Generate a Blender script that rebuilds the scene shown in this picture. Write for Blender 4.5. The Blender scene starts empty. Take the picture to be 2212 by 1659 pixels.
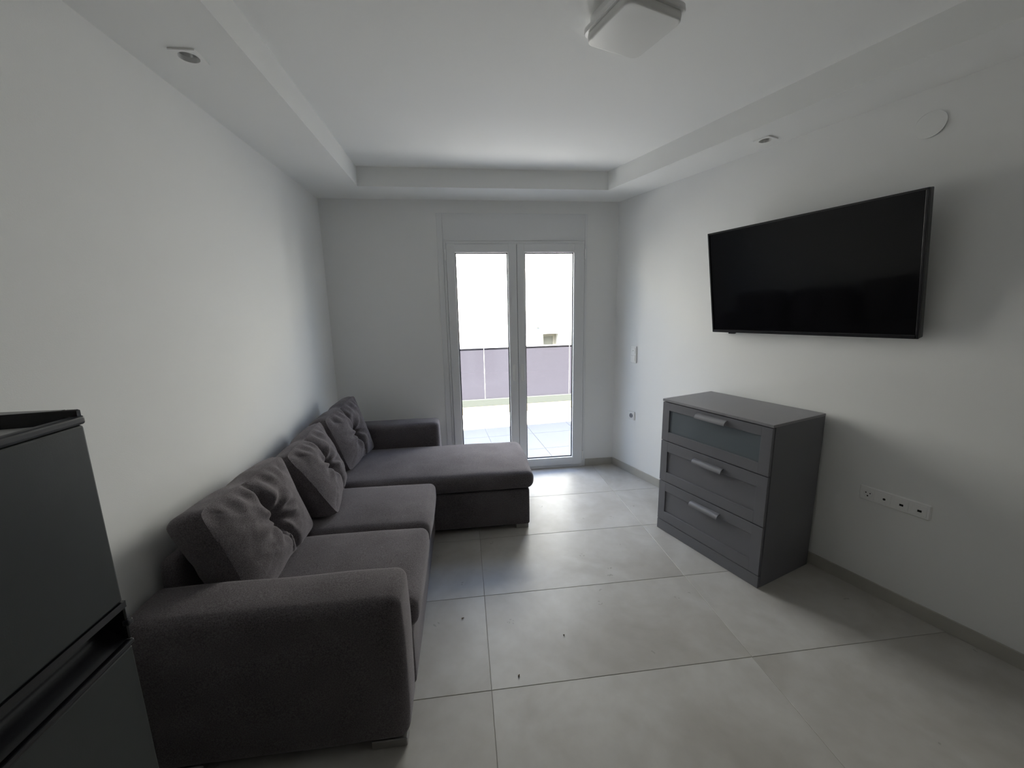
import bpy, bmesh, math, random
from mathutils import Vector, Matrix, noise
random.seed(7)
scene = bpy.context.scene
COL = scene.collection
PI = math.pi

# ------------------------------------------------------------------ camera, world, sun, exposure
cam_data = bpy.data.cameras.new('camera')
cam = bpy.data.objects.new('camera', cam_data)
COL.objects.link(cam)
R_ = Vector((0.99298, -0.11668, -0.01907)); F_ = Vector((0.1148, 0.97638, -0.18266))
F_.normalize(); R_ = Vector((0.993, -0.1202, -0.0191)); R_ = (R_ - F_ * R_.dot(F_)).normalized()
U_ = R_.cross(F_)
cam.matrix_world = Matrix(((R_.x, U_.x, -F_.x, 0), (R_.y, U_.y, -F_.y, 0), (R_.z, U_.z, -F_.z, 1.62), (0, 0, 0, 1)))
cam_data.sensor_width = 36.0
cam_data.lens = 864.99 / 2212 * 36.0
cam_data.clip_start = 0.05
scene.camera = cam

SUN_EL = math.radians(66.3)
world = bpy.data.worlds.new('world'); scene.world = world
world.use_nodes = True
wn = world.node_tree.nodes; wl = world.node_tree.links
bg = wn['Background']
sky = wn.new('ShaderNodeTexSky'); sky.sky_type = 'NISHITA'
sky.sun_disc = False; sky.sun_elevation = SUN_EL; sky.sun_rotation = PI
sky.altitude = 20; sky.air_density = 1.0; sky.dust_density = 1.5; sky.ozone_density = 1.0
wl.new(sky.outputs['Color'], bg.inputs['Color'])
bg.inputs['Strength'].default_value = 0.42

sun_d = bpy.data.lights.new('sun', 'SUN'); sun_d.energy = 60.0; sun_d.angle = math.radians(0.6)
sun_d.color = (1.0, 0.983, 0.94)
sun = bpy.data.objects.new('sun', sun_d); COL.objects.link(sun)
sun.rotation_euler = (PI / 2 - SUN_EL, 0, 0)      # shines towards +y and down
sun.location = (0, -8, 12)

por_d = bpy.data.lights.new('door_daylight_portal', 'AREA'); por_d.shape = 'RECTANGLE'
por_d.size = 1.3; por_d.size_y = 2.2; por_d.cycles.is_portal = True
por = bpy.data.objects.new('door_daylight_portal', por_d); COL.objects.link(por)
por.location = (0.51, 4.02, 1.12); por.rotation_euler = (-PI / 2, 0, 0)

vs = scene.view_settings
vs.view_transform = 'Standard'; vs.look = 'None'; vs.gamma = 1.0; vs.use_curve_mapping = False
vs.exposure = 2.27
cy = scene.cycles
cy.max_bounces = 14; cy.diffuse_bounces = 9; cy.glossy_bounces = 4; cy.transparent_max_bounces = 12
cy.use_denoising = True
cy.sample_clamp_indirect = 12.0
cy.use_guiding = True

# ------------------------------------------------------------------ measured numbers
TH = 0.3356                                   # the right wall stands 19 degrees off square
XL, YB, YF = -1.2024, 3.8553, -2.7
ZS, ZC = 2.5942, 2.7383                       # dropped border, raised middle of the ceiling
NW = 2.6872                                   # right wall: n = NW
TXL, TY, TN, TYF = -0.78, 3.489, 2.3366, -1.5 # edges of the raised middle
ct, st = math.cos(TH), math.sin(TH)


def nd(n, d, z=0.0):
    return Vector((n * ct - d * st, n * st + d * ct, z))


def right_at(n, y):                           # x of the line n = const at depth y
    return (n - y * st) / ct


def d_at(n, y):
    return (y - n * st) / ct


# ------------------------------------------------------------------ helpers
def obj(name, bm, mat, parent=None, smooth=False, auto=None):
    me = bpy.data.meshes.new(name)
    bmesh.ops.recalc_face_normals(bm, faces=bm.faces[:])
    bm.to_mesh(me); bm.free()
    if smooth:
        for p in me.polygons:
            p.use_smooth = True
    if auto is not None:
        try:
            me.set_sharp_from_angle(angle=math.radians(auto))
        except Exception:
            pass
    o = bpy.data.objects.new(name, me); COL.objects.link(o)
    if mat is not None:
        me.materials.append(mat)
    if parent is not None:
        o.parent = parent
    return o


def empty(name, loc=(0, 0, 0), rz=0.0, parent=None):
    o = bpy.data.objects.new(name, None); COL.objects.link(o)
    o.location = loc; o.rotation_euler = (0, 0, rz)
    o.empty_display_size = 0.1
    if parent is not None:
        o.parent = parent
    return o


def tag(o, label, cat, group=None):
    o['label'] = label; o['category'] = cat
    if group:
        o['group'] = group
    return o


def struct(o):
    o['kind'] = 'structure'
    return o


def part_label(o, label):
    o['label'] = label
    return o


def quad(bm, pts):
    return bm.faces.new([bm.verts.new(p) for p in pts])


def add_box(bm, x0, x1, y0, y1, z0, z1, bev=0.0, seg=2, mat=None):
    r = bmesh.ops.create_cube(bm, size=1.0)
    vs_ = r['verts']
    for v in vs_:
        v.co = Vector((x0 + (v.co.x + .5) * (x1 - x0), y0 + (v.co.y + .5) * (y1 - y0), z0 + (v.co.z + .5) * (z1 - z0)))
    if bev > 0:
        es = set()
        for v in vs_:
            for e in v.link_edges:
                es.add(e)
        res = bmesh.ops.bevel(bm, geom=list(es), offset=bev, segments=seg, profile=0.5, affect='EDGES')
        vs_ = list({v for f in res['faces'] for v in f.verts} | {v for v in vs_ if v.is_valid})
    if mat is not None:
        for v in vs_:
            v.co = mat @ v.co
    return vs_


def box(x0, x1, y0, y1, z0, z1, bev=0.0, seg=2):
    bm = bmesh.new(); add_box(bm, x0, x1, y0, y1, z0, z1, bev, seg); return bm


def prism(pts, z0, z1, bm=None, bev=0.0):
    bm = bm or bmesh.new()
    lo = [bm.verts.new((p[0], p[1], z0)) for p in pts]
    hi = [bm.verts.new((p[0], p[1], z1)) for p in pts]
    n = len(pts)
    bm.faces.new(lo[::-1]); top = bm.faces.new(hi)
    for i in range(n):
        bm.faces.new((lo[i], lo[(i + 1) % n], hi[(i + 1) % n], hi[i]))
    if bev:
        bmesh.ops.bevel(bm, geom=list(top.edges), offset=bev, segments=1, affect='EDGES')
    return bm


def frame_xz(bm, x0, x1, z0, z1, ix0, ix1, iz0, iz1, y0, y1):
    """rectangular frame in the xz plane with a rectangular hole"""
    add_box(bm, x0, ix0, y0, y1, z0, z1)
    add_box(bm, ix1, x1, y0, y1, z0, z1)
    add_box(bm, ix0, ix1, y0, y1, z0, iz0)
    add_box(bm, ix0, ix1, y0, y1, iz1, z1)


def cyl(bm, c, r, h, axis='z', seg=32, r2=None, mat=None):
    r2 = r if r2 is None else r2
    res = bmesh.ops.create_cone(bm, cap_ends=True, segments=seg, radius1=r, radius2=r2, depth=h)
    rot = Matrix.Identity(4)
    if axis == 'x':
        rot = Matrix.Rotation(PI / 2, 4, 'Y')
    elif axis == 'y':
        rot = Matrix.Rotation(-PI / 2, 4, 'X')
    m = Matrix.Translation(c) @ rot
    if mat is not None:
        m = mat @ m
    for v in res['verts']:
        v.co = m @ v.co
    return res['verts']


def axis_list(half, r, m):
    rr = min(r, half * .98)
    a = [-half + rr * (1 - math.cos(k * PI / 2 / 5)) for k in range(5)]
    lo, hi = -half + rr, half - rr
    mid = [lo + (hi - lo) * k / m for k in range(m + 1)]
    return a + mid + [-q for q in reversed(a)]


def soft_box(x0, x1, y0, y1, z0, z1, r, m=10, crown=0.0, rb=None, wob=0.0, seed=0, bow=0.0):
    """box of upholstery: round edges, crowned top, slightly uneven"""
    c = Vector(((x0 + x1) / 2, (y0 + y1) / 2, (z0 + z1) / 2))
    h = Vector(((x1 - x0) / 2, (y1 - y0) / 2, (z1 - z0) / 2))
    r = min(r, h.x * .95, h.y * .95, h.z * .95)
    ax = [axis_list(h[i], r, m if h[i] > .12 else 3) for i in range(3)]
    bm = bmesh.new()
    cache = {}

    def vert(p):
        key = (round(p[0], 5), round(p[1], 5), round(p[2], 5))
        if key not in cache:
            q = Vector(p)
            core = Vector([max(-(h[i] - r), min(h[i] - r, q[i])) for i in range(3)])
            d = q - core
            if d.length > 1e-9:
                q = core + d.normalized() * r
            u, v_, w = q.x / h.x, q.y / h.y, q.z / h.z
            if crown and w > 0:
                q.z += crown * (1 - u * u) * (1 - v_ * v_) * w
            if bow:
                q.x += bow * (1 - v_ * v_) * (1 - w * w) * u
                q.y += bow * (1 - u * u) * (1 - w * w) * v_
            if wob:
                nv = noise.noise_vector(Vector((q.x * 4 + seed, q.y * 4, q.z * 4)))
                q += nv * wob
            cache[key] = bm.verts.new(c + q)
        return cache[key]
    for i in range(3):
        j, k = (i + 1) % 3, (i + 2) % 3
        for s in (-1, 1):
            for a in range(len(ax[j]) - 1):
                for b in range(len(ax[k]) - 1):
                    pts = []
                    for (da, db) in ((0, 0), (1, 0), (1, 1), (0, 1)):
                        p = [0, 0, 0]; p[i] = s * h[i]; p[j] = ax[j][a + da]; p[k] = ax[k][b + db]
                        pts.append(vert(p))
                    if len(set(pts)) == 4:
                        try:
                            bm.faces.new(pts)
                        except ValueError:
                            pass
    return bm


# ------------------------------------------------------------------ materials
def mat(name, color, rough=0.6, metal=0.0, spec=0.5, bump=0.0, bscale=200.0, var=0.0, vscale=3.0, sheen=0.0, coord='Object', detail=3):
    m = bpy.data.materials.new(name); m.use_nodes = True
    nt = m.node_tree; b = nt.nodes['Principled BSDF']
    b.inputs['Base Color'].default_value = (*color, 1)
    b.inputs['Roughness'].default_value = rough
    b.inputs['Metallic'].default_value = metal
    b.inputs['Specular IOR Level'].default_value = spec
    if sheen:
        b.inputs['Sheen Weight'].default_value = sheen
        b.inputs['Sheen Roughness'].default_value = 0.5
    tc = nt.nodes.new('ShaderNodeTexCoord')
    if bump:
        n = nt.nodes.new('ShaderNodeTexNoise'); n.inputs['Scale'].default_value = bscale; n.inputs['Detail'].default_value = detail
        bp = nt.nodes.new('ShaderNodeBump'); bp.inputs['Strength'].default_value = bump; bp.inputs['Distance'].default_value = 0.002
        nt.links.new(tc.outputs[coord], n.inputs['Vector'])
        nt.links.new(n.outputs['Fac'], bp.inputs['Height'])
        nt.links.new(bp.outputs['Normal'], b.inputs['Normal'])
    if var:
        n2 = nt.nodes.new('ShaderNodeTexNoise'); n2.inputs['Scale'].default_value = vscale; n2.inputs['Detail'].default_value = 4
        mx = nt.nodes.new('ShaderNodeMix'); mx.data_type = 'RGBA'
        mx.inputs['A'].default_value = (*[c * (1 - var) for c in color], 1)
        mx.inputs['B'].default_value = (*[min(1, c * (1 + var)) for c in color], 1)
        nt.links.new(tc.outputs[coord], n2.inputs['Vector'])
        nt.links.new(n2.outputs['Fac'], mx.inputs['Factor'])
        nt.links.new(mx.outputs['Result'], b.inputs['Base Color'])
    return m


M_wall = mat('white_wall_paint', (.86, .865, .86), .85, bump=.12, bscale=260, var=.012, vscale=1.5)
M_darkwall = mat('darkened_unseen_wall', (.13, .13, .125), .6, bump=.05, var=.05)  # unseen wall behind the camera, darkened to cut bounce light on the near armrest
M_ceil = mat('white_ceiling_paint', (.88, .885, .875), .85, bump=.08, bscale=200)
M_frame = mat('white_lacquered_aluminium', (.80, .81, .82), .35, bump=.02, bscale=300)
M_plastic = mat('white_plastic', (.88, .88, .87), .3, bump=.02, bscale=300)
M_seal = mat('black_rubber', (.012, .012, .014), .6, bump=.05)
M_hole = mat('dark_socket_hole', (.008, .008, .008), .7, bump=.05)
M_base = mat('baseboard_tile', (.45, .435, .395), .45, var=.10, vscale=9, bump=.03)
M_grout = mat('grout', (.33, .31, .28), .9, bump=.3, bscale=400)


def floor_mat():
    m = bpy.data.materials.new('porcelain_floor_tile'); m.use_nodes = True
    nt = m.node_tree; b = nt.nodes['Principled BSDF']; L = nt.links.new
    geo = nt.nodes.new('ShaderNodeNewGeometry'); info = nt.nodes.new('ShaderNodeObjectInfo')
    add = nt.nodes.new('ShaderNodeVectorMath'); add.operation = 'MULTIPLY_ADD'
    cmb = nt.nodes.new('ShaderNodeCombineXYZ')
    L(info.outputs['Random'], cmb.inputs[0]); L(info.outputs['Random'], cmb.inputs[1])
    L(cmb.outputs[0], add.inputs[0]); add.inputs[1].default_value = (17, 31, 5); L(geo.outputs['Position'], add.inputs[2])
    n1 = nt.nodes.new('ShaderNodeTexNoise'); n1.inputs['Scale'].default_value = 2.2; n1.inputs['Detail'].default_value = 6; n1.inputs['Distortion'].default_value = .8
    n2 = nt.nodes.new('ShaderNodeTexNoise'); n2.inputs['Scale'].default_value = 14; n2.inputs['Detail'].default_value = 5
    L(add.outputs[0], n1.inputs['Vector']); L(add.outputs[0], n2.inputs['Vector'])
    r1 = nt.nodes.new('ShaderNodeValToRGB')
    r1.color_ramp.elements[0].position = .32; r1.color_ramp.elements[0].color = (.445, .425, .395, 1)
    r1.color_ramp.elements[1].position = .66; r1.color_ramp.elements[1].color = (.575, .562, .540, 1)
    L(n1.outputs['Fac'], r1.inputs['Fac'])
    mx = nt.nodes.new('ShaderNodeMix'); mx.data_type = 'RGBA'; mx.blend_type = 'MULTIPLY'; mx.inputs['Factor'].default_value = .5
    r2 = nt.nodes.new('ShaderNodeValToRGB')
    r2.color_ramp.elements[0].position = .35; r2.color_ramp.elements[0].color = (.88, .87, .85, 1)
    r2.color_ramp.elements[1].position = .65; r2.color_ramp.elements[1].color = (1, 1, 1, 1)
    L(n2.outputs['Fac'], r2.inputs['Fac']); L(r1.outputs['Color'], mx.inputs['A']); L(r2.outputs['Color'], mx.inputs['B'])
    # small dried shoe and paw scuffs on the walked lane
    vo = nt.nodes.new('ShaderNodeTexVoronoi'); vo.inputs['Scale'].default_value = 6.0; vo.inputs['Randomness'].default_value = 1.0
    n3 = nt.nodes.new('ShaderNodeTexNoise'); n3.inputs['Scale'].default_value = 60; n3.inputs['Detail'].default_value = 3
    n4 = nt.nodes.new('ShaderNodeTexNoise'); n4.inputs['Scale'].default_value = 1.4
    L(geo.outputs['Position'], vo.inputs['Vector']); L(geo.outputs['Position'], n3.inputs['Vector']); L(geo.outputs['Position'], n4.inputs['Vector'])
    lt = nt.nodes.new('ShaderNodeMath'); lt.operation = 'LESS_THAN'; lt.inputs[1].default_value = .12; L(vo.outputs['Distance'], lt.inputs[0])
    gt = nt.nodes.new('ShaderNodeMath'); gt.operation = 'GREATER_THAN'; gt.inputs[1].default_value = .56; L(n3.outputs['Fac'], gt.inputs[0])
    g4 = nt.nodes.new('ShaderNodeMath'); g4.operation = 'GREATER_THAN'; g4.inputs[1].default_value = .47; L(n4.outputs['Fac'], g4.inputs[0])
    m1 = nt.nodes.new('ShaderNodeMath'); m1.operation = 'MULTIPLY'; L(lt.outputs[0], m1.inputs[0]); L(gt.outputs[0], m1.inputs[1])
    m2 = nt.nodes.new('ShaderNodeMath'); m2.operation = 'MULTIPLY'; L(m1.outputs[0], m2.inputs[0]); L(g4.outputs[0], m2.inputs[1])
    m3 = nt.nodes.new('ShaderNodeMath'); m3.operation = 'MULTIPLY'; L(m2.outputs[0], m3.inputs[0]); m3.inputs[1].default_value = .45
    mx2 = nt.nodes.new('ShaderNodeMix'); mx2.data_type = 'RGBA'; L(m3.outputs[0], mx2.inputs['Factor'])
    L(mx.outputs['Result'], mx2.inputs['A']); mx2.inputs['B'].default_value = (.22, .20, .17, 1)
    L(mx2.outputs['Result'], b.inputs['Base Color'])
    b.inputs['Roughness'].default_value = .42; b.inputs['Specular IOR Level'].default_value = .45
    bp = nt.nodes.new('ShaderNodeBump'); bp.inputs['Strength'].default_value = .06; bp.inputs['Distance'].default_value = .002
    L(n2.outputs['Fac'], bp.inputs['Height']); L(bp.outputs['Normal'], b.inputs['Normal'])
    return m


M_tile = floor_mat()


def fabric(name, c1, c2):
    m = bpy.data.materials.new(name); m.use_nodes = True
    nt = m.node_tree; b = nt.nodes['Principled BSDF']; L = nt.links.new
    tc = nt.nodes.new('ShaderNodeTexCoord')
    n1 = nt.nodes.new('ShaderNodeTexNoise'); n1.inputs['Scale'].default_value = 260; n1.inputs['Detail'].default_value = 3
    n2 = nt.nodes.new('ShaderNodeTexNoise'); n2.inputs['Scale'].default_value = 5; n2.inputs['Detail'].default_value = 4
    L(tc.outputs['Object'], n1.inputs['Vector']); L(tc.outputs['Object'], n2.inputs['Vector'])
    ad = nt.nodes.new('ShaderNodeMath'); ad.operation = 'MULTIPLY_ADD'; ad.inputs[1].default_value = .35
    L(n2.outputs['Fac'], ad.inputs[0]); L(n1.outputs['Fac'], ad.inputs[2])
    rp = nt.nodes.new('ShaderNodeValToRGB')
    rp.color_ramp.elements[0].position = .45; rp.color_ramp.elements[0].color = (*c1, 1)
    rp.color_ramp.elements[1].position = .92; rp.color_ramp.elements[1].color = (*c2, 1)
    L(ad.outputs[0], rp.inputs['Fac']); L(rp.outputs['Color'], b.inputs['Base Color'])
    b.inputs['Roughness'].default_value = .95; b.inputs['Specular IOR Level'].default_value = .15
    b.inputs['Sheen Weight'].default_value = .25; b.inputs['Sheen Roughness'].default_value = .45
    b.inputs['Sheen Tint'].default_value = (.85, .80, .85, 1)
    bp = nt.nodes.new('ShaderNodeBump'); bp.inputs['Strength'].default_value = .45; bp.inputs['Distance'].default_value = .0015
    L(n1.outputs['Fac'], bp.inputs['Height']); L(bp.outputs['Normal'], b.inputs['Normal'])
    return m


M_fab = fabric('taupe_grey_woven_fabric', (.062, .054, .058), (.190, .174, .184))
M_foot = mat('brushed_grey_metal', (.42, .41, .40), .4, .8, bump=.03)
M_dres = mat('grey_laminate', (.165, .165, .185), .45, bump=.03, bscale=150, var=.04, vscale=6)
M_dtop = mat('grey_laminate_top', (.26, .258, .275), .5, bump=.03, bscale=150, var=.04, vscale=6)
M_dhand = mat('grey_metal_handle', (.24, .24, .26), .38, .35, bump=.02)
M_frost = mat('frosted_grey_glass', (.15, .175, .195), .25, bump=.02)
M_tvb = mat('black_gloss_bezel', (.012, .012, .015), .25, bump=.01)
M_tvs = mat('black_screen', (.004, .004, .005), .09, spec=.24, bump=.0)
M_fr = mat('dark_grey_steel_door', (.040, .045, .046), .38, .25, bump=.05, bscale=400, var=.06, vscale=30)
M_frb = mat('black_gloss_plastic', (.010, .010, .013), .22, bump=.02)
M_frtop = mat('grey_fridge_top', (.55, .55, .54), .5, bump=.03)
M_frtrim = mat('dark_blue_grey_trim', (.026, .028, .034), .4, bump=.03)
M_chrome = mat('satin_reflector', (.55, .55, .54), .3, .9, bump=.02)
M_lampdark = mat('dark_lamp_glass', (.03, .03, .03), .25, bump=.02)
M_opal = mat('opal_lamp_cover', (.80, .80, .78), .35, bump=.01)
M_cream = mat('cream_render', (.276, .272, .250), .9, bump=.3, bscale=80)
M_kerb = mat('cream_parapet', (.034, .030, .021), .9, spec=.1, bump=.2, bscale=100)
M_channel = mat('grey_green_aluminium', (.013, .0145, .0125), .8, 0.0, spec=.1, bump=.03)
M_rail = mat('dark_grey_rail', (.10, .10, .11), .4, .4, bump=.02)
M_btile = mat('pale_balcony_tile', (.165, .165, .165), .6, var=.04, vscale=4, bump=.05)
M_bgrout = mat('balcony_grout', (.125, .125, .122), .8, bump=.1)
M_bwin = mat('pale_window_frame', (.17, .16, .13), .5, bump=.03)
M_bpane = mat('grey_window_pane', (.10, .10, .085), .2, bump=.01)
M_concrete = mat('roof_concrete', (.5, .5, .48), .9, bump=.3, bscale=60)


def glass_mat(name, tint, refl=.06, rough=0.0):
    m = bpy.data.materials.new(name); m.use_nodes = True
    nt = m.node_tree; L = nt.links.new
    for n in list(nt.nodes):
        if n.type != 'OUTPUT_MATERIAL':
            nt.nodes.remove(n)
    out = [n for n in nt.nodes if n.type == 'OUTPUT_MATERIAL'][0]
    tr = nt.nodes.new('ShaderNodeBsdfTransparent'); tr.inputs['Color'].default_value = (*tint, 1)
    gl = nt.nodes.new('ShaderNodeBsdfGlossy'); gl.inputs['Roughness'].default_value = rough
    fr = nt.nodes.new('ShaderNodeFresnel'); fr.inputs['IOR'].default_value = 1.45
    mx = nt.nodes.new('ShaderNodeMixShader')
    L(fr.outputs[0], mx.inputs['Fac']); L(tr.outputs[0], mx.inputs[1]); L(gl.outputs[0], mx.inputs[2])
    L(mx.outputs[0], out.inputs['Surface'])
    return m


M_glass = glass_mat('clear_door_glass', (.975, .98, .975))


def smoked_mat():
    m = bpy.data.materials.new('smoked_balcony_glass'); m.use_nodes = True
    nt = m.node_tree; L = nt.links.new
    b = nt.nodes['Principled BSDF']; out = [n for n in nt.nodes if n.type == 'OUTPUT_MATERIAL'][0]
    b.inputs['Base Color'].default_value = (.044, .042, .051, 1); b.inputs['Roughness'].default_value = .12
    tr = nt.nodes.new('ShaderNodeBsdfTransparent'); tr.inputs['Color'].default_value = (.067, .065, .077, 1)
    mx = nt.nodes.new('ShaderNodeMixShader'); mx.inputs['Fac'].default_value = .30
    L(tr.outputs[0], mx.inputs[1]); L(b.outputs[0], mx.inputs[2]); L(mx.outputs[0], out.inputs['Surface'])
    return m


M_smoke = smoked_mat()

# ------------------------------------------------------------------ room shell
xrB, xrF = right_at(NW, YB), right_at(NW, YF)
T = 0.14
# floor bed with single porcelain tiles on it
floor = struct(obj('floor', prism([(XL, YF), (xrF, YF), (xrB, YB), (XL, YB)], -.06, -.0022), M_grout))


def clip(poly, fn):
    out = []
    for i in range(len(poly)):
        a, b = poly[i], poly[(i + 1) % len(poly)]
        fa, fb = fn(a), fn(b)
        if fa <= 0:
            out.append(a)
        if (fa < 0 < fb) or (fb < 0 < fa):
            t = fa / (fa - fb)
            out.append((a[0] + (b[0] - a[0]) * t, a[1] + (b[1] - a[1]) * t))
    return out


gx = [XL, 0.0577, 1.2800, 2.5023, 3.72]
gy = [YF] + [1.467 + .5885 * k for k in range(-7, 5)]
gy = [g for g in gy if g <= YB - .02] + [YB]
J = .0011
for i in range(len(gx) - 1):
    for j in range(len(gy) - 1):
        pl_ = [(gx[i] + J, gy[j] + J), (gx[i + 1] - J, gy[j] + J), (gx[i + 1] - J, gy[j + 1] - J), (gx[i] + J, gy[j + 1] - J)]
        pl_ = clip(pl_, lambda p: p[0] * ct + p[1] * st - (NW - .001))
        if len(pl_) >= 3:
            area = abs(sum(pl_[k][0] * pl_[(k + 1) % len(pl_)][1] - pl_[(k + 1) % len(pl_)][0] * pl_[k][1] for k in range(len(pl_)))) / 2
            if area > .002:
                obj('tile', prism(pl_, -.0022, 0, bev=.0012), M_tile, floor)

# walls
struct(obj('wall_left', box(XL - T, XL, YF - T, YB + T, -.06, ZC), M_wall))
struct(obj('wall_front', prism([(XL, YF - T), (xrF + .3, YF - T), (xrF + .3, YF), (XL, YF)], -.06, ZC), M_darkwall))
a_, b_ = nd(NW, d_at(NW, YF)), nd(NW, d_at(NW, YB))
c_, d_ = nd(NW + T, d_at(NW, YB)), nd(NW + T, d_at(NW, YF))
struct(obj('wall_right', prism([a_[:2], d_[:2], c_[:2], b_[:2]], -.06, ZC), M_wall))
DX0, DX1, DZ1 = -.152, 1.171, 2.242
bm = bmesh.new()
add_box(bm, XL, DX0, YB, YB + T, -.06, ZC)
add_box(bm, DX1, xrB + .2, YB, YB + T, -.06, ZC)
add_box(bm, DX0, DX1, YB, YB + T, DZ1, ZC)
add_box(bm, DX0, DX1, YB, YB + T, -.06, -.0022)
wall_back = struct(obj('wall_back', bm, M_wall))

# ceiling: raised middle with a dropped border; two square holes hold the downlights
LX, LY, LH = -.997, 1.862, .040          # left downlight (x, y, half size of the hole)
RN, RD = 2.541, 1.682                    # right downlight in the right wall's own axes
bm = bmesh.new()
o4 = [Vector((XL, YF, 0)), Vector((xrF, YF, 0)), Vector((xrB, YB, 0)), Vector((XL, YB, 0))]
i4 = [Vector((TXL, TYF, 0)), Vector((right_at(TN, TYF), TYF, 0)), Vector((right_at(TN, TY), TY, 0)), Vector((TXL, TY, 0))]


def at(v, z):
    return Vector((v.x, v.y, z))


def ring(hole, outer):
    for k in range(4):
        quad(bm, [at(outer[k], ZS), at(outer[(k + 1) % 4], ZS), at(hole[(k + 1) % 4], ZS), at(hole[k], ZS)])


hl = [Vector((LX - LH, LY - LH, 0)), Vector((LX + LH, LY - LH, 0)), Vector((LX + LH, LY + LH, 0)), Vector((LX - LH, LY + LH, 0))]
ring(hl, [o4[0], i4[0], i4[3], o4[3]])
hr = [nd(RN - LH, RD - LH), nd(RN + LH, RD - LH), nd(RN + LH, RD + LH), nd(RN - LH, RD + LH)]
ring(hr, [i4[1], o4[1], o4[2], i4[2]])
quad(bm, [at(o4[0], ZS), at(o4[1], ZS), at(i4[1], ZS), at(i4[0], ZS)])
quad(bm, [at(i4[3], ZS), at(i4[2], ZS), at(o4[2], ZS), at(o4[3], ZS)])
for k in range(4):
    quad(bm, [at(i4[k], ZS), at(i4[(k + 1) % 4], ZS), at(i4[(k + 1) % 4], ZC), at(i4[k], ZC)])
quad(bm, [at(v, ZC) for v in o4])
bmesh.ops.remove_doubles(bm, verts=bm.verts[:], dist=1e-4)
struct(obj('ceiling', bm, M_ceil))
struct(obj('roof', prism([(-9, -6), (11, -6), (11, 4.08 + .107 * 11), (-.06, 4.08), (-9, 4.08 - .107 * 9)], ZC + .002, 3.05), M_concrete))

# baseboards
bm = bmesh.new()
p = [nd(NW - .0105, d_at(NW, YF)), nd(NW - .0005, d_at(NW, YF)), nd(NW - .0005, d_at(NW, YB - .011)), nd(NW - .0105, d_at(NW - .0105, YB - .011))]
struct(obj('baseboard_right', prism([q[:2] for q in p], 0.0003, .074, bev=.0015), M_base))
struct(obj('baseboard_back', box(1.205, xrB - .001, YB - .0105, YB - .0005, .0003, .074, .001, 1), M_base))
struct(obj('baseboard_left', box(XL + .0005, XL + .0105, YF + .01, YB - .001, .0003, .074, .001, 1), M_base))
struct(obj('baseboard_back', box(XL + .011, -.215, YB - .0105, YB - .0005, .0003, .074, .001, 1), M_base))

# ------------------------------------------------------------------ balcony door
door = struct(empty('door_1', (0.51, YB, 0)))


def dpart(name, bm, m, parent=None, **k):
    """door pieces are modelled in room coordinates, then moved under their parent"""
    o = obj(name, bm, m, None, **k)
    o.parent = parent or door
    o.matrix_parent_inverse = Matrix.Translation((-.51, -YB, 0))
    return o


bm = bmesh.new()
frame_xz(bm, DX0 + .0005, DX1 - .0005, .0003, DZ1 - .0005, DX0 + .05, DX1 - .05, .055, DZ1 - .055, YB + .004, YB + .075)
frame = dpart('door_frame', bm, M_frame)
bm = bmesh.new()
add_box(bm, DX0 + .0005, DX0 + .022, YB - .010, YB + .004, .0003, DZ1 - .0005, .002)
add_box(bm, DX1 - .022, DX1 - .0005, YB - .010, YB + .004, .0003, DZ1 - .0005, .002)
add_box(bm, DX0 + .022, DX1 - .022, YB - .010, YB + .004, DZ1 - .022, DZ1 - .0005, .002)
add_box(bm, DX0 + .022, DX1 - .022, YB - .010, YB + .004, .0003, .026, .002)
dpart('frame_lip', bm, M_frame)
bm = bmesh.new()
add_box(bm, -.204, DX0 - .002, YB - .0065, YB - .0002, .0003, 2.4825, .002)
dpart('casing_strip', bm, M_frame)
bm = bmesh.new()
add_box(bm, DX1 + .002, 1.196, YB - .0065, YB - .0002, .0003, 2.4825, .002)
dpart('casing_strip', bm, M_frame)
bm = bmesh.new()
add_box(bm, DX0 - .001, DX1 + .001, YB - .005, YB - .0002, DZ1 + .004, 2.4825, .0015)
part_label(dpart('shutter_box_panel', bm, M_frame), 'flat white panel of the roller shutter box above the door')


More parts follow.
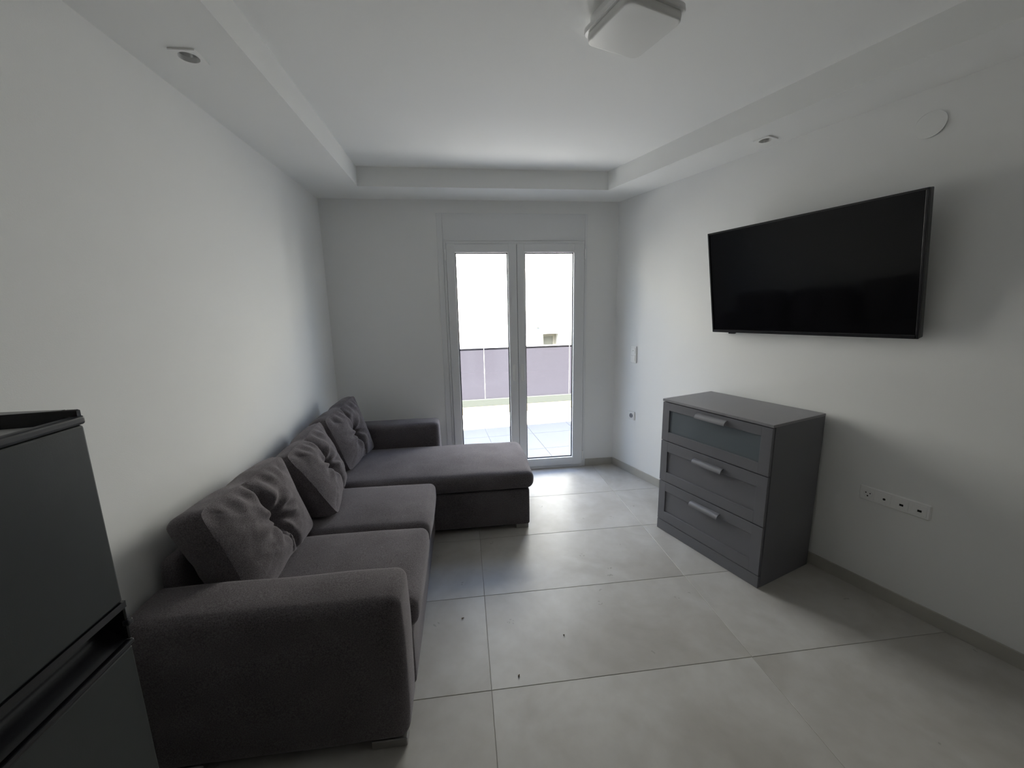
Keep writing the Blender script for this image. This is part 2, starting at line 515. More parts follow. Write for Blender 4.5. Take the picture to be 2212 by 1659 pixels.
def leaf(x0, x1, gx0, gx1, gz0, gz1, hx, side):
    z0, z1 = .030, 2.2185
    yi, yo = YB - .022, YB + .050
    bm = bmesh.new()
    # four stiles with a small bevel
    add_box(bm, x0, gx0 - .006, yi, yo, z0, z1, .003)
    add_box(bm, gx1 + .006, x1, yi, yo, z0, z1, .003)
    add_box(bm, gx0 - .007, gx1 + .007, yi + .0004, yo, z0 + .001, gz0 - .006, .003)
    add_box(bm, gx0 - .007, gx1 + .007, yi + .0004, yo, gz1 + .006, z1 - .001, .003)
    lf = dpart('door_leaf', bm, M_frame)
    inv = Matrix.Translation((0, 0, 0))
    bm = bmesh.new()
    frame_xz(bm, gx0 - .007, gx1 + .007, gz0 - .007, gz1 + .007, gx0, gx1, gz0, gz1, yi + .004, yi + .030)
    o = obj('glazing_bead', bm, M_frame, lf)
    bm = bmesh.new()
    frame_xz(bm, gx0 - .004, gx1 + .004, gz0 - .004, gz1 + .004, gx0 + .009, gx1 - .009, gz0 + .009, gz1 - .009, yi + .030, yi + .035)
    part_label(obj('rubber_seal', bm, M_seal, lf), 'thin black rubber glazing seal')
    bm = bmesh.new()
    quad(bm, [(gx0 - .003, yi + .038, gz0 - .003), (gx1 + .003, yi + .038, gz0 - .003), (gx1 + .003, yi + .038, gz1 + .003), (gx0 - .003, yi + .038, gz1 + .003)])
    obj('glass_pane', bm, M_glass, lf)
    # oblong flush pull: ring and recessed dish
    bm = bmesh.new()
    hw, hh, zc = .019, .083, 1.012
    outer, inner, dish = [], [], []
    for k in range(40):
        a = 2 * PI * k / 40
        cx_, cz_ = math.cos(a), math.sin(a)
        off = (hh - hw) * (1 if cz_ > 0 else -1)
        pw = lambda w, c: w * math.copysign(abs(c) ** .7, c)
        outer.append((hx + pw(hw, cx_), zc + off + pw(hw, cz_)))
        inner.append((hx + pw(hw - .0055, cx_), zc + off + pw(hw - .0055, cz_)))
        dish.append((hx + pw(hw - .008, cx_), zc + off + pw(hw - .008, cz_)))
    loops = [[bm.verts.new((q[0], y, q[1])) for q in lp] for lp, y in ((outer, yi - .0002), (outer, yi - .004), (inner, yi - .0055), (dish, yi - .0012))]
    for a in range(3):
        for k in range(40):
            bm.faces.new((loops[a][k], loops[a][(k + 1) % 40], loops[a + 1][(k + 1) % 40], loops[a + 1][k]))
    bm.faces.new(loops[3])
    part_label(obj('flush_pull', bm, M_plastic, lf, smooth=True, auto=35), 'oblong white flush pull')
    for zc in (2.125, .13):
        bm = bmesh.new()
        hxx = x0 - .010 if side < 0 else x1 + .010
        add_box(bm, hxx - .008, hxx + .008, yi - .004, yi + .010, zc - .045, zc + .045, .004, 2)
        cyl(bm, (hxx, yi - .001, zc - .050), .006, .012, 'z', 12)
        obj('hinge', bm, M_plastic, lf)
    return lf


leaf(-.128, .5165, -.049, .434, .110, 2.140, .4795, -1)
leaf(.5200, 1.1635, .594, 1.0645, .110, 2.139, .5590, 1)
bm = bmesh.new()
add_box(bm, .5165, .5200, YB - .012, YB + .03, .04, 2.21)
part_label(dpart('meeting_seal', bm, M_seal), 'dark gap between the two leaves')

# ------------------------------------------------------------------ outside: balcony and the house across
KT = math.radians(4.43)
bal = struct(obj('trim_1', prism([(-5, YB + T - .02), (7, YB + T - .02), (7, 6.30 + .0775 * 7), (-5, 6.30 - .0775 * 5)], -.30, -.0245), M_bgrout))
bal.name = 'floor_balcony'
bt = Vector((math.cos(KT), math.sin(KT))); bn = Vector((-bt.y, bt.x))
for i in range(-4, 6):
    for j in range(-4, 1):
        o_ = Vector((-.07, 6.236))
        s0, s1 = i * .60 + .25, (i + 1) * .60 + .25
        t0, t1 = (j - 1) * .60 - .004, j * .60 - .004
        pl_ = [tuple(o_ + bt * s + bn * t) for s, t in ((s0 + .002, t0 + .002), (s1 - .002, t0 + .002), (s1 - .002, t1 - .002), (s0 + .002, t1 - .002))]
        pl_ = clip(pl_, lambda p: (YB + T + .004) - p[1])
        if len(pl_) >= 3 and abs(sum(pl_[k][0] * pl_[(k + 1) % len(pl_)][1] - pl_[(k + 1) % len(pl_)][0] * pl_[k][1] for k in range(len(pl_)))) > .01:
            obj('tile', prism(pl_, -.0244, -.02), M_btile, bal)
bal['kind'] = 'structure'
rail = empty('balcony_railing', (-.07, 6.236, -.02), KT)
tag(rail, 'balcony railing of smoked glass panels on a low cream parapet beyond the door', 'railing')
obj('parapet', box(-4.5, 6.8, .001, .16, -.25, .121, .004, 2), M_kerb, rail)
part_label(obj('bottom_channel', box(-4.5, 6.8, .012, .10, .1212, .2320, .003, 2), M_channel, rail), 'grey-green metal channel holding the glass')
for s0, s1 in ((-4.4, -2.61), (-2.603, -1.11), (-1.103, .376), (.383, 1.793), (1.80, 3.29), (3.297, 5.0), (5.007, 6.7)):
    obj('glass_panel', box(s0, s1, .045, .055, .2322, 1.048), M_smoke, rail)
obj('top_rail', box(-4.5, 6.8, .032, .068, 1.0485, 1.066, .003, 2), M_rail, rail)

house = empty('house', (0, 9.5, -4), KT * .6)
tag(house, 'sunlit cream rendered house wall across the street, with a small recessed window', 'building')
wx0, wx1, wz0, wz1 = 1.905, 2.290, 4.605, 5.030       # window in the house's own axes
bm = bmesh.new()
yw = 0.0
frame_xz(bm, -12, 16, 0, 9.8, wx0, wx1, wz0, wz1, yw, yw + .30)
obj('wall', bm, M_cream, house)
bm = bmesh.new()
frame_xz(bm, wx0, wx1, wz0, wz1, wx0 + .035, wx1 - .035, wz0 + .035, wz1 - .035, .20, .28)
frame_xz(bm, wx0 + .035, wx1 - .035, wz0 + .035, wz1 - .035, wx0 + .075, wx1 - .075, wz0 + .075, wz1 - .075, .225, .29)
wf = obj('window_frame', bm, M_bwin, house)
obj('pane', box(wx0 + .075, wx1 - .075, .25, .26, wz0 + .075, wz1 - .075), M_bpane, wf)
obj('window_sill', box(wx0 - .02, wx1 + .02, -.03, .02, wz0 - .03, wz0 - .0005, .004, 1), M_cream, house)
bm = bmesh.new()
cyl(bm, (1.782, -.012, 5.215), .042, .024, 'y', 24)
cyl(bm, (1.782, -.030, 5.215), .024, .012, 'y', 24)
part_label(obj('wall_vent', bm, M_bwin, house, smooth=True, auto=40), 'small round grey vent cap')
struct(obj('ground', box(-14, 18, 6.0, 9.45, -4.05, -4.0), M_concrete))

# ------------------------------------------------------------------ sofa
sofa = empty('corner_sofa', (-.71, 2.4, 0))
tag(sofa, 'dark taupe fabric corner sofa with chaise along the left wall', 'sofa')


def spart(name, bm, m=M_fab, smooth=True, auto=None, parent=sofa):
    o = obj(name, bm, m, None, smooth=smooth, auto=auto)
    o.parent = parent
    o.matrix_parent_inverse = Matrix.Translation(-Vector(parent.location)) if parent is sofa else Matrix.Identity(4)
    return o


SX0 = -1.180
spart('armrest', soft_box(SX0, -.262, 1.272, 1.500, .036, .628, .042, 14, crown=.006, wob=.004, seed=2, bow=.008))
spart('armrest', soft_box(SX0, -.252, 3.462, 3.672, .036, .650, .040, 14, crown=.005, wob=.004, seed=5, bow=.006))
spart('backrest', soft_box(SX0, -1.118, 1.502, 3.460, .036, .715, .035, 14, wob=.003, seed=9))
spart('seat_base', soft_box(-1.083, -.262, 1.503, 2.728, .036, .298, .018, 10, wob=.002, seed=1))
spart('seat_cushion', soft_box(-1.080, -.238, 1.504, 2.117, .300, .440, .045, 14, crown=.022, wob=.005, seed=3, bow=.008))
spart('seat_cushion', soft_box(-1.080, -.236, 2.121, 2.703, .300, .440, .045, 14, crown=.022, wob=.005, seed=4, bow=.008))
spart('chaise_base', soft_box(-1.083, .436, 2.732, 3.459, .036, .318, .016, 14, wob=.002, seed=6))
spart('chaise_cushion', soft_box(-1.080, .470, 2.706, 3.459, .321, .452, .055, 18, crown=.026, wob=.005, seed=7, bow=.006))
for x, y in ((-.345, 1.285), (-1.06, 1.285), (.340, 2.745), (.340, 3.38), (-1.06, 3.58), (-.345, 3.58)):
    bm = box(x - .06 if x < 0 else x - .005, x + .072 if x < 0 else x + .088, y, y + .055, .0005, .036, .003, 1)
    part_label(spart('foot', bm, M_foot, False), 'low grey metal block foot')


def pillow(name, c, thick, label, seed, tilt=0.0, twist=0.0):
    """loose boxed back cushion, tufted by one button; c = front corners bl, br, tl, tr"""
    bl, br, tl, tr = [Vector(q) for q in c]
    ctr = (bl + br + tl + tr) / 4
    N = (br - bl + tr - tl).cross(tl - bl + tr - br).normalized()
    if N.x < 0:
        N = -N
    root = empty(name, (ctr.x, ctr.y, .46))
    tag(root, label, 'cushion', 'loose back cushions on the sofa')
    NU, NV = 92, 80
    rnd = random.Random(seed)
    ph = [rnd.uniform(0, 6.28) for _ in range(8)]
    bu, bv = rnd.uniform(-.05, .05), rnd.uniform(-.04, .04)

    def rs(u, v):
        m_ = max(abs(u), abs(v))
        if m_ < 1e-6:
            return u, v
        f = m_ / (abs(u) ** 18 + abs(v) ** 18) ** (1 / 18)
        return u * f, v * f

    def plane(u, v):
        u, v = rs(u, v)
        # the tuft pulls the middle of the top and bottom seams in
        v2 = v * (1 - .050 * math.exp(-((u - bu) / .22) ** 2) * abs(v) ** 3)
        u2 = u * (1 - .020 * math.exp(-(v / .4) ** 2) * abs(u) ** 3)
        s, t = (u2 + 1) / 2, (v2 + 1) / 2
        return (bl * (1 - s) + br * s) * (1 - t) + (tl * (1 - s) + tr * s) * t

    def h(u, v):
        e = max(0, 1 - abs(u) ** 3) * max(0, 1 - abs(v) ** 3)
        q = .062 * e
        du, dv = u - bu, (v - bv)
        r = math.hypot(du, dv * .8)
        q -= .070 * math.exp(-(r / .11) ** 2) + .026 * math.exp(-(r / .30) ** 2)
        # valley that runs from the button to the top seam and, curved, to the bottom seam
        wig = .08 * math.sin(v * 3.0 + ph[0])
        if v > bv:
            cu = bu + wig * (v - bv) - .10 * (v - bv)
            q -= .046 * math.exp(-(abs(u - cu) / .060) ** 1.4) * e ** .3 * max(0, 1 - .35 * (v - bv))
        else:
            cu = bu + .30 * (bv - v) ** 1.3
            q -= .044 * math.exp(-(abs(u - cu) / .055) ** 1.4) * e ** .3
            cu2 = cu - .16 * (bv - v) - .02
            q -= .022 * math.exp(-(abs(u - cu2) / .035) ** 1.4) * e ** .5 * min(1, (bv - v) * 3)
        # folds fanning out of the button and gathers below the top seam
        th = math.atan2(dv, du)
        q += .012 * math.sin(7 * th + ph[1] + 2 * r) * math.exp(-((r - .30) / .16) ** 2)
        q += .015 * math.sin(11 * (u + .35 * v) + ph[2]) * math.exp(-((v - .72) / .24) ** 2) * e ** .4 * (.45 + .55 * noise.noise(Vector((u * 2 + seed, v, 0))))
        q += .008 * math.sin(23 * (u + .2 * v) + ph[3]) * math.exp(-((v - .80) / .16) ** 2) * e ** .4
        q += .010 * e * noise.noise(Vector((u * 2.6 + seed, v * 2.6, seed * .3)))
        q += .005 * e * noise.noise(Vector((u * 7 + seed, v * 7, seed * .7)))
        return q
    bm = bmesh.new()
    us = [-math.cos(PI * k / NU) * .35 + (2 * k / NU - 1) * .65 for k in range(NU + 1)]
    vv = [-math.cos(PI * k / NV) * .35 + (2 * k / NV - 1) * .65 for k in range(NV + 1)]
    us[0] = vv[0] = -1; us[-1] = vv[-1] = 1
    grid = [[bm.verts.new(plane(u, v) + N * h(u, v)) for v in vv] for u in us]
    for a in range(NU):
        for b in range(NV):
            bm.faces.new((grid[a][b], grid[a + 1][b], grid[a + 1][b + 1], grid[a][b + 1]))
    loop = [(a, 0) for a in range(NU)] + [(NU, b) for b in range(NV)] + [(a, NV) for a in range(NU, 0, -1)] + [(0, b) for b in range(NV, 0, -1)]
    prev = [grid[a][b] for a, b in loop]
    K = 8
    for k in range(1, K + 1):
        f = k / K
        cur = []
        for a, b in loop:
            p_ = plane(us[a], vv[b])
            out = (p_ - ctr); out -= N * out.dot(N); out.normalize()
            bulge = .016 * math.sin(PI * f) + .004 * noise.noise(Vector((us[a] * 5, vv[b] * 5, f * 3 + seed)))
            if k in (1, K):
                bulge -= .004                      # tucked seams
            w = .012 * f * f
            cur.append(bm.verts.new(p_ - N * (thick * f) + out * (bulge - w)))
        n_ = len(loop)
        for q in range(n_):
            bm.faces.new((prev[q], prev[(q + 1) % n_], cur[(q + 1) % n_], cur[q]))
        prev = cur
    bm.faces.new(prev)
    zmin = min(bl.z, br.z) - .006          # it rests on the seat
    for v in bm.verts:
        v.co.z = max(v.co.z, zmin + .004 * noise.noise(v.co * 9))
    o = obj('cover', bm, M_fab, None, smooth=True, auto=52)
    o.parent = root; o.matrix_parent_inverse = Matrix.Translation(-Vector(root.location))
    # button
    bm = bmesh.new()
    bmesh.ops.create_uvsphere(bm, u_segments=16, v_segments=10, radius=.013)
    pos = plane(bu, bv) + N * (h(bu, bv) + .003)
    rot = N.to_track_quat('Z', 'Y').to_matrix().to_4x4()
    for v in bm.verts:
        v.co = Matrix.Translation(pos) @ rot @ Matrix.Scale(.5, 4, (0, 0, 1)) @ v.co
    o = obj('button', bm, M_fab, None, smooth=True)
    o.parent = root; o.matrix_parent_inverse = Matrix.Translation(-Vector(root.location))
    return root


pillow('back_cushion', ((-.862, 1.527, .470), (-.862, 2.155, .470), (-1.000, 1.498, .905), (-.985, 2.145, .890)), .145,
       'tufted taupe back cushion beside the near armrest', 11)
pillow('back_cushion', ((-.765, 2.255, .474), (-.865, 2.825, .474), (-1.000, 2.235, .850), (-1.010, 2.815, .890)), .145,
       'tufted taupe back cushion in the middle, slumped forward', 23)
pillow('back_cushion', ((-.865, 2.895, .480), (-.800, 3.42, .480), (-1.005, 2.885, .880), (-.930, 3.40, .945)), .145,
       'tufted taupe back cushion in the far corner behind the chaise', 37)

# ------------------------------------------------------------------ chest of drawers (own axes: x = n, y = d)
chest = empty('chest_of_drawers', nd(2.42, 1.627), TH)
tag(chest, 'dark grey three-drawer chest below the television', 'chest of drawers')
N0, N1, D0, D1, CH = 2.160 - 2.42, 2.655 - 2.42, 1.243 - 1.627, 2.010 - 1.627, .984
bm = bmesh.new()
add_box(bm, N0 + .0225, N1, D0, D0 + .017, .0005, CH - .0165, .0008, 1)
add_box(bm, N0 + .0225, N1, D1 - .017, D1, .0005, CH - .0165, .0008, 1)
add_box(bm, N1 - .006, N1 - .001, D0 + .017, D1 - .017, .01, CH - .017)
add_box(bm, N0 + .03, N1 - .006, D0 + .017, D1 - .017, .060, .075)
obj('carcass', bm, M_dres, chest)
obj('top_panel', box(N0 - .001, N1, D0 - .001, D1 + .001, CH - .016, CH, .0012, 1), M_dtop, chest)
obj('plinth', box(N0 + .001, N0 + .019, D0 + .001, D1 - .001, .0005, .0755, .001, 1), M_dres, chest)


def front(z0, z1, pz0, pz1, hz, glass):
    dr = obj('drawer', bmesh.new(), M_dres, chest)
    p0, p1 = 1.307 - 1.627, 1.949 - 1.627
    bm = bmesh.new()
    e0, e1 = D0 + .0025, D1 - .0025
    add_box(bm, N0, N0 + .018, e0, p0, z0, z1, .0012, 1)
    add_box(bm, N0, N0 + .018, p1, e1, z0, z1, .0012, 1)
    add_box(bm, N0, N0 + .018, p0 - .001, p1 + .001, z0, pz0, .0012, 1)
    add_box(bm, N0, N0 + .018, p0 - .001, p1 + .001, pz1, z1, .0012, 1)
    bm.to_mesh(dr.data); bm.free(); dr.data.materials.clear(); dr.data.materials.append(M_dres)
    pn = obj('drawer_panel', box(N0 + .009, N0 + .016, p0 - .003, p1 + .003, pz0 - .003, pz1 + .003), M_frost if glass else M_dres, dr)
    if glass:
        pn.name = 'glass_panel'
        part_label(pn, 'frosted blue-grey glass panel')
    # hooded bar handle: quarter-round profile swept along the drawer
    bm = bmesh.new()
    h0, h1 = 1.511 - 1.627, 1.722 - 1.627
    prof = []
    for k in range(9):
        a = PI / 2 * k / 8
        prof.append((N0 - .0005 - .032 * math.sin(a), hz - .026 + .030 * math.cos(a)))
    inner = [(N0 - .0005 - .027 * math.sin(PI / 2 * k / 8), hz - .026 + .024 * math.cos(PI / 2 * k / 8)) for k in range(8, -1, -1)]
    pts = prof + inner
    A = [bm.verts.new((q[0], h0, q[1])) for q in pts]; B = [bm.verts.new((q[0], h1, q[1])) for q in pts]
    m_ = len(pts)
    for k in range(m_):
        bm.faces.new((A[k], A[(k + 1) % m_], B[(k + 1) % m_], B[k]))
    for k in range(8):
        bm.faces.new((A[k], A[k + 1], A[m_ - 2 - k], A[m_ - 1 - k]))
        bm.faces.new((B[k], B[k + 1], B[m_ - 2 - k], B[m_ - 1 - k]))
    part_label(obj('handle', bm, M_dhand, dr, smooth=True, auto=40), 'hooded grey bar handle')
    return dr


front(.6870, .9625, .752, .908, .940, True)
front(.3850, .6815, .454, .608, .636, False)
front(.0810, .3790, .154, .311, .337, False)

# ------------------------------------------------------------------ television (own axes: x = n, y = d), leaning forward on its mount
tv = empty('television', nd(NW, 1.4445, 1.77), TH)
tag(tv, 'black flat television tilted down on a wall mount above the chest', 'television')
pan = Matrix.Translation((-.128, 0, .005)) @ Matrix.Rotation(-math.radians(.55), 4, 'X') @ Matrix.Rotation(-math.radians(9.6), 4, 'Y')
tw, thh = .562, .3425


def tpart(name, bm, m, parent=tv, **k):
    for v in bm.verts:
        v.co = pan @ v.co
    return obj(name, bm, m, parent, **k)


tpart('housing', box(.006, .045, -tw, tw, -thh, thh, .004, 2), M_tvb)
bm = bmesh.new()
add_box(bm, -.004, .0055, -tw, -tw + .011, -thh, thh, .0015, 1)
add_box(bm, -.004, .0055, tw - .011, tw, -thh, thh, .0015, 1)
add_box(bm, -.0035, .0055, -tw + .010, tw - .010, thh - .011, thh, .0015, 1)
add_box(bm, -.006, .0055, -tw + .010, tw - .010, -thh, -thh + .019, .002, 1)
tpart('bezel', bm, M_tvb)
bm = bmesh.new()
quad(bm, [(.002, -tw + .011, -thh + .019), (.002, tw - .011, -thh + .019), (.002, tw - .011, thh - .011), (.002, -tw + .011, thh - .011)])
sc_ = tpart('screen', bm, M_tvs)
tpart('sensor', box(-.004, .012, tw - .175, tw - .125, -thh - .008, -thh - .0005, .002, 1), M_tvb)
tpart('back_bulge', box(.0455, .060, -.34, .34, -.20, .10, .005, 2), M_tvb)
obj('wall_bracket', box(-.052, -.0008, -.20, .20, -.10, .05, .004, 1), M_tvb, tv)

# ------------------------------------------------------------------ sockets, switches, cover plates on the right wall
def plate(name, d, z, label, cat, group=None):
    e = empty(name, nd(NW, d, z), TH)
    tag(e, label, cat, group)
    return e


def rim_plate(bm, w, h_, t):
    add_box(bm, -t, -.0004, -w / 2, w / 2, -h_ / 2, h_ / 2, .0062, 1)


strip = plate('socket_strip', .894, .576, 'white four-gang socket strip low on the right wall', 'socket')
bm = bmesh.new(); rim_plate(bm, .298, .083, .0125); obj('cover_plate', bm, M_plastic, strip)
for k, dd in enumerate((.107, .0357, -.0357, -.107)):
    bm = bmesh.new(); add_box(bm, -.0145, -.0120, dd - .0275, dd + .0275, -.0275, .0275, .0012, 1)
    ins = obj('socket_insert', bm, M_plastic, strip)
    if k == 0:
        bm = bmesh.new()
        for s in range(28):
            a, b = 2 * PI * s / 28, 2 * PI * (s + 1) / 28
            pa = lambda r, t, x: (x, dd + r * math.cos(t), r * math.sin(t))
            quad(bm, [pa(.0215, a, -.0146), pa(.0215, b, -.0146), pa(.0195, b, -.0172), pa(.0195, a, -.0172)])
            quad(bm, [pa(.0195, a, -.0172), pa(.0195, b, -.0172), pa(.0180, b, -.0147), pa(.0180, a, -.0147)])
        obj('socket_ring', bm, M_plastic, ins, smooth=True)
        for (oy, oz, r) in ((-.009, .005, .003), (.010, .006, .0032), (.001, -.011, .0038)):
            bm = bmesh.new(); cyl(bm, (-.0149, dd + oy, oz), r, .0012, 'x', 14)
            obj('pin_hole', bm, M_hole, ins)
    elif k == 1:
        bm = bmesh.new(); cyl(bm, (-.0149, dd, -.002), .0062, .0014, 'x', 20)
        obj('aerial_hole', bm, M_hole, ins)
    else:
        bm = bmesh.new(); add_box(bm, -.0153, -.0142, dd - .0080, dd + .0080, -.0085, .0025)
        obj('data_port', bm, M_hole, ins)

sw = plate('light_switch', 2.879, 1.182, 'white double switch plate by the balcony door corner', 'switch')
bm = bmesh.new(); rim_plate(bm, .080, .164, .010); obj('cover_plate', bm, M_plastic, sw)
obj('rocker', box(-.0135, -.0095, -.027, .027, .010, .064, .0015, 1), M_plastic, sw)
obj('rocker', box(-.0135, -.0095, -.027, .027, -.062, -.008, .0015, 1), M_plastic, sw)
bm = bmesh.new(); cyl(bm, (-.0138, 0, .037), .0035, .001, 'x', 12); obj('indicator', bm, M_frost, sw)

so = plate('wall_socket', 2.877, .589, 'white single round-recess socket below the switch', 'socket')
bm = bmesh.new(); rim_plate(bm, .086, .086, .010); obj('cover_plate', bm, M_plastic, so)
bm = bmesh.new()
loops = []
for r, x in ((.0215, -.0101), (.0215, -.0135), (.0195, -.0135), (.0190, -.0103)):
    loops.append([bm.verts.new((x, r * math.cos(2 * PI * s / 28), r * math.sin(2 * PI * s / 28))) for s in range(28)])
for a in range(3):
    for s in range(28):
        bm.faces.new((loops[a][s], loops[a][(s + 1) % 28], loops[a + 1][(s + 1) % 28], loops[a + 1][s]))
bm.faces.new(loops[3])
obj('socket_ring', bm, M_dhand, so, smooth=True, auto=35)
for oy in (-.0095, .0095):
    bm = bmesh.new(); cyl(bm, (-.0106, oy, 0), .0028, .0008, 'x', 12); obj('pin_hole', bm, M_hole, so)

bm = bmesh.new()
cyl(bm, (-.0028, 0, 0), .0575, .0050, 'x', 48, r2=.0575)
bmesh.ops.bevel(bm, geom=[e for e in bm.edges if len(e.link_faces) == 2 and e.calc_face_angle(0) > 1], offset=.002, segments=2, affect='EDGES')
cv = obj('junction_cover', bm, M_wall, None, smooth=True, auto=40)
cv.location = nd(NW, .984, 2.434); cv.rotation_euler = (0, 0, TH)
tag(cv, 'round blank cover plate high on the right wall above the television', 'cover plate')
bm = bmesh.new()
cyl(bm, (0, -.0025, 0), .050, .004, 'y', 40)
cv = obj('junction_cover', bm, M_wall, None, smooth=True, auto=40)
cv.location = (-.504, YB, 2.305)
tag(cv, 'faint round cover plate on the back wall left of the door', 'cover plate')

# ------------------------------------------------------------------ recessed downlights
def downlight(loc, rz, label):
    e = empty('downlight', loc, rz)
    tag(e, label, 'downlight', 'square downlights in the dropped ceiling border')
    bm = bmesh.new()
    H2, RB = .0465, .0355
    seg = 40
    sq, c1, c2, c3 = [], [], [], []
    for k in range(seg):
        a = 2 * PI * k / seg
        m_ = max(abs(math.cos(a)), abs(math.sin(a)))
        sq.append((H2 * math.cos(a) / m_, H2 * math.sin(a) / m_))
        c1.append((RB * math.cos(a), RB * math.sin(a)))
    vb = [bm.verts.new((x, y, -.0005)) for x, y in sq]
    v0 = [bm.verts.new((x, y, -.0065)) for x, y in sq]
    v1 = [bm.verts.new((x, y, -.0065)) for x, y in c1]
    v2 = [bm.verts.new((x * .97, y * .97, .012)) for x, y in c1]
    for A, B in ((vb, v0), (v0, v1), (v1, v2)):
        for k in range(seg):
            bm.faces.new((A[k], A[(k + 1) % seg], B[(k + 1) % seg], B[k]))
    obj('trim_frame', bm, M_plastic, e, smooth=True, auto=35)
    bm = bmesh.new()
    lo = [bm.verts.new((x * .969, y * .969, .011)) for x, y in c1]
    hi = [bm.verts.new((x * .72, y * .72, .045)) for x, y in c1]
    for k in range(seg):
        bm.faces.new((lo[k], lo[(k + 1) % seg], hi[(k + 1) % seg], hi[k]))
    obj('reflector', bm, M_chrome, e, smooth=True)
    bm = bmesh.new(); cyl(bm, (0, 0, .047), .024, .006, 'z', 32)
    part_label(obj('lamp', bm, M_lampdark, e), 'unlit dark lamp face')
    return e


downlight((LX, LY, ZS), 0, 'square white downlight in the left ceiling border above the sofa')
downlight(nd(RN, RD, ZS), TH, 'square white downlight in the right ceiling border above the television')

# ------------------------------------------------------------------ square ceiling lamp
lamp = empty('ceiling_lamp', (.690, 1.684, ZC), TH - .02)
tag(lamp, 'unlit square white ceiling lamp with rounded cover', 'ceiling light')


def rounded_square(half, r, n=8):
    pts = []
    for (sx, sy, a0) in ((1, 1, 0), (-1, 1, 90), (-1, -1, 180), (1, -1, 270)):
        for k in range(n + 1):
            a = math.radians(a0 + 90 * k / n)
            pts.append((sx * (half - r) + r * math.cos(a), sy * (half - r) + r * math.sin(a)))
    return pts


def loft(bm, secs, cap0=True, cap1=True):
    rings = [[bm.verts.new((x, y, z)) for x, y in rounded_square(hf, r)] for hf, r, z in secs]
    for a in range(len(rings) - 1):
        n_ = len(rings[a])
        for k in range(n_):
            bm.faces.new((rings[a][k], rings[a][(k + 1) % n_], rings[a + 1][(k + 1) % n_], rings[a + 1][k]))
    if cap0:
        bm.faces.new(rings[0])
    if cap1:
        bm.faces.new(rings[-1][::-1])


bm = bmesh.new(); loft(bm, [(.124, .030, -.0005), (.124, .030, -.034)]); obj('base', bm, M_plastic, lamp, smooth=True, auto=35)
bm = bmesh.new(); loft(bm, [(.128, .032, -.0342), (.141, .036, -.038), (.142, .036, -.052), (.139, .035, -.056), (.125, .031, -.058)])
obj('rim', bm, M_plastic, lamp, smooth=True, auto=35)
bm = bmesh.new(); loft(bm, [(.130, .033, -.0582), (.131, .033, -.066), (.130, .033, -.082), (.127, .031, -.0855), (.122, .029, -.0865)])
part_label(obj('diffuser', bm, M_opal, lamp, smooth=True, auto=40), 'flat opal white diffuser')

# ------------------------------------------------------------------ fridge
fridge = empty('fridge', (-.92, .478, 0))
tag(fridge, 'dark grey two-door fridge at the left edge', 'fridge')
FY0, FY1, FX = .205 - .478, .7435 - .478, -.650 + .92


def fpart(name, bm, m, parent=fridge, **k):
    return obj(name, bm, m, parent, **k)


fpart('body', box(-.275, FX - .056, FY0 + .002, FY1 - .002, .02, 1.428, .004, 1), M_frtrim)
fpart('top_cover', box(-.275, FX - .0128, FY0 + .002, FY1 - .002, 1.4420, 1.446, .001, 1), M_frtop)


def door_slab(z0, z1):
    bm = box(FX - .050, FX, FY0, FY1, z0, z1, .004, 2)
    return bm


ud = fpart('freezer_door', door_slab(1.1005, 1.4415), M_fr)
obj('door_cap', box(FX - .012, FX + .003, FY0 - .002, FY1 + .003, 1.4420, 1.4580, .005, 3), M_frtrim, ud)
bm = bmesh.new()
# black lower trim of the freezer door with its scooped grip underneath
secs = 16
pr = [(FX + .002, 1.1000), (FX + .002, 1.087)] + [(FX - .002 - .036 * math.sin(PI * k / 10), 1.087 - .062 * k / 10) for k in range(11)] + [(FX - .050, 1.0235), (FX - .050, 1.1000)]
A = [bm.verts.new((x, FY0 - .001, z)) for x, z in pr]; B = [bm.verts.new((x, FY1 + .002, z)) for x, z in pr]
m_ = len(pr)
for k in range(m_):
    bm.faces.new((A[k], A[(k + 1) % m_], B[(k + 1) % m_], B[k]))
bm.faces.new(A); bm.faces.new(B[::-1])
obj('grip_recess', bm, M_frb, ud, smooth=True, auto=30)
for y0, y1 in ((FY1 - .004, FY1 + .0015), (FY0 - .0015, FY0 + .004)):
    obj('grip_end', box(FX - .050, FX + .001, y0, y1, 1.0215, 1.0990, .002, 1), M_frb, ud)
bm = bmesh.new()
add_box(bm, FX - .006, FX + .006, FY1 - .006, FY1 + .006, 1.050, 1.062, .003, 2)
obj('hinge_pin', bm, M_frtrim, ud)
ld = fpart('fridge_door', door_slab(.060, 1.0085), M_fr)
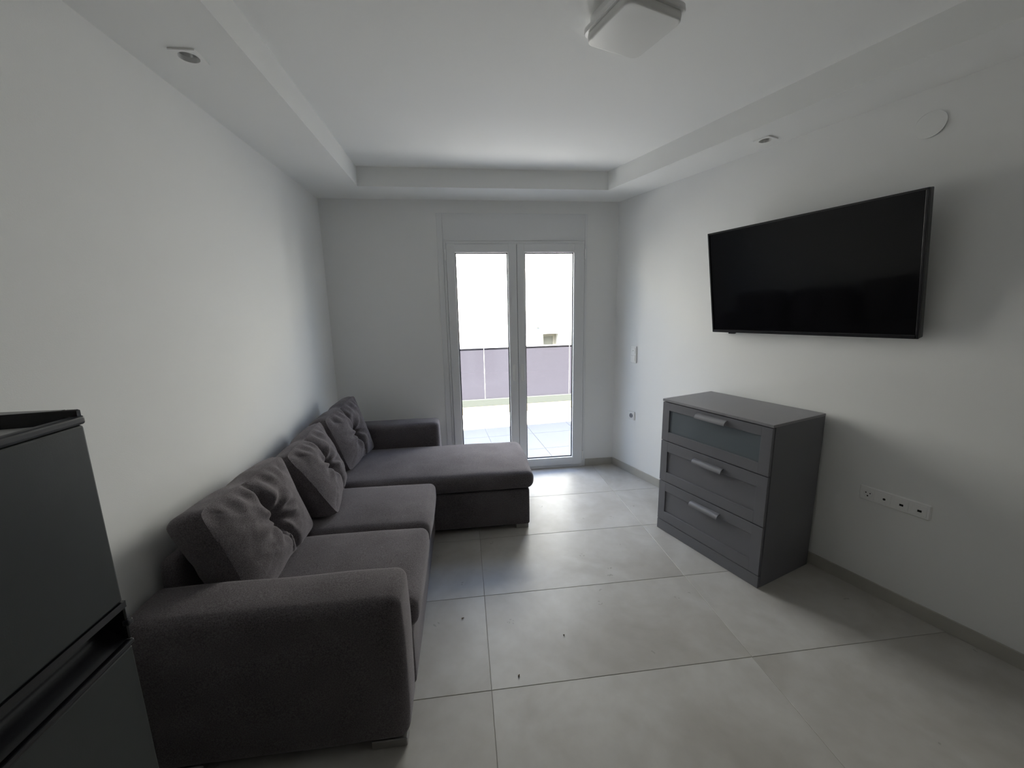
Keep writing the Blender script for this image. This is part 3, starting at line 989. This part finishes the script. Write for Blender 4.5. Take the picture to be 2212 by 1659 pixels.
obj('door_trim', box(FX - .050, FX + .003, FY0 - .001, FY1 + .003, 1.0090, 1.0205, .003, 2), M_frb, ld)
q_ = lambda *p: [(x + .92, y - .478) for x, y in p]
bm = prism(q_((-.664, .7265), (-.664, .7368), (-1.16, .742), (-1.16, .628), (-.745, .711)), 1.4465, 1.470, bev=.002)
prism(q_((-.645, .7295), (-.645, .7365), (-.6645, .7369), (-.6645, .7264)), 1.4585, 1.470, bm=bm, bev=.002)
part_label(fpart('hinge_cover', bm, M_frb), 'raised black plastic strip on the fridge top')
for y in (FY0 + .04, FY1 - .04):
    for x in (-.24, FX - .09):
        bm = bmesh.new(); cyl(bm, (x, y, .0103), .018, .0195, 'z', 16); fpart('foot', bm, M_frb)

# ------------------------------------------------------------------ crumbs on the floor
M_crumb = mat('dry_brown_crumb', (.13, .085, .045), .8, bump=.3, bscale=300)


def crumb(x, y, rz, ln, label):
    bm = bmesh.new()
    rows = []
    for k in range(9):
        t = k / 8 - .5
        w = .0032 * (1 - (2 * t) ** 2) + .0008
        cx, cyy, cz = t * ln, .25 * ln * (1 - 4 * t * t), .0012 + .003 * abs(math.sin(4 * t))
        rows.append([bm.verts.new((cx, cyy - w, cz)), bm.verts.new((cx, cyy, cz + .0022)), bm.verts.new((cx, cyy + w, cz)), bm.verts.new((cx, cyy, cz - .0010))])
    for a in range(8):
        for b in range(4):
            bm.faces.new((rows[a][b], rows[a][(b + 1) % 4], rows[a + 1][(b + 1) % 4], rows[a + 1][b]))
    bm.faces.new(rows[0]); bm.faces.new(rows[-1][::-1])
    o = obj('crumb', bm, M_crumb, None, smooth=True)
    o.location = (x, y, 0); o.rotation_euler = (0, 0, rz)
    return tag(o, label, 'crumb', 'dry crumbs on the floor tiles')


crumb(-.066, 1.896, .2, .015, 'curled brown crumb on the floor nearest the sofa seat')
crumb(.186, 1.517, 1.2, .012, 'brown crumb beside the tile joint in front of the near armrest')
crumb(.440, 1.712, -.3, .008, 'tiny dark crumb alone near the middle of a floor tile')

bpy.context.view_layer.update()
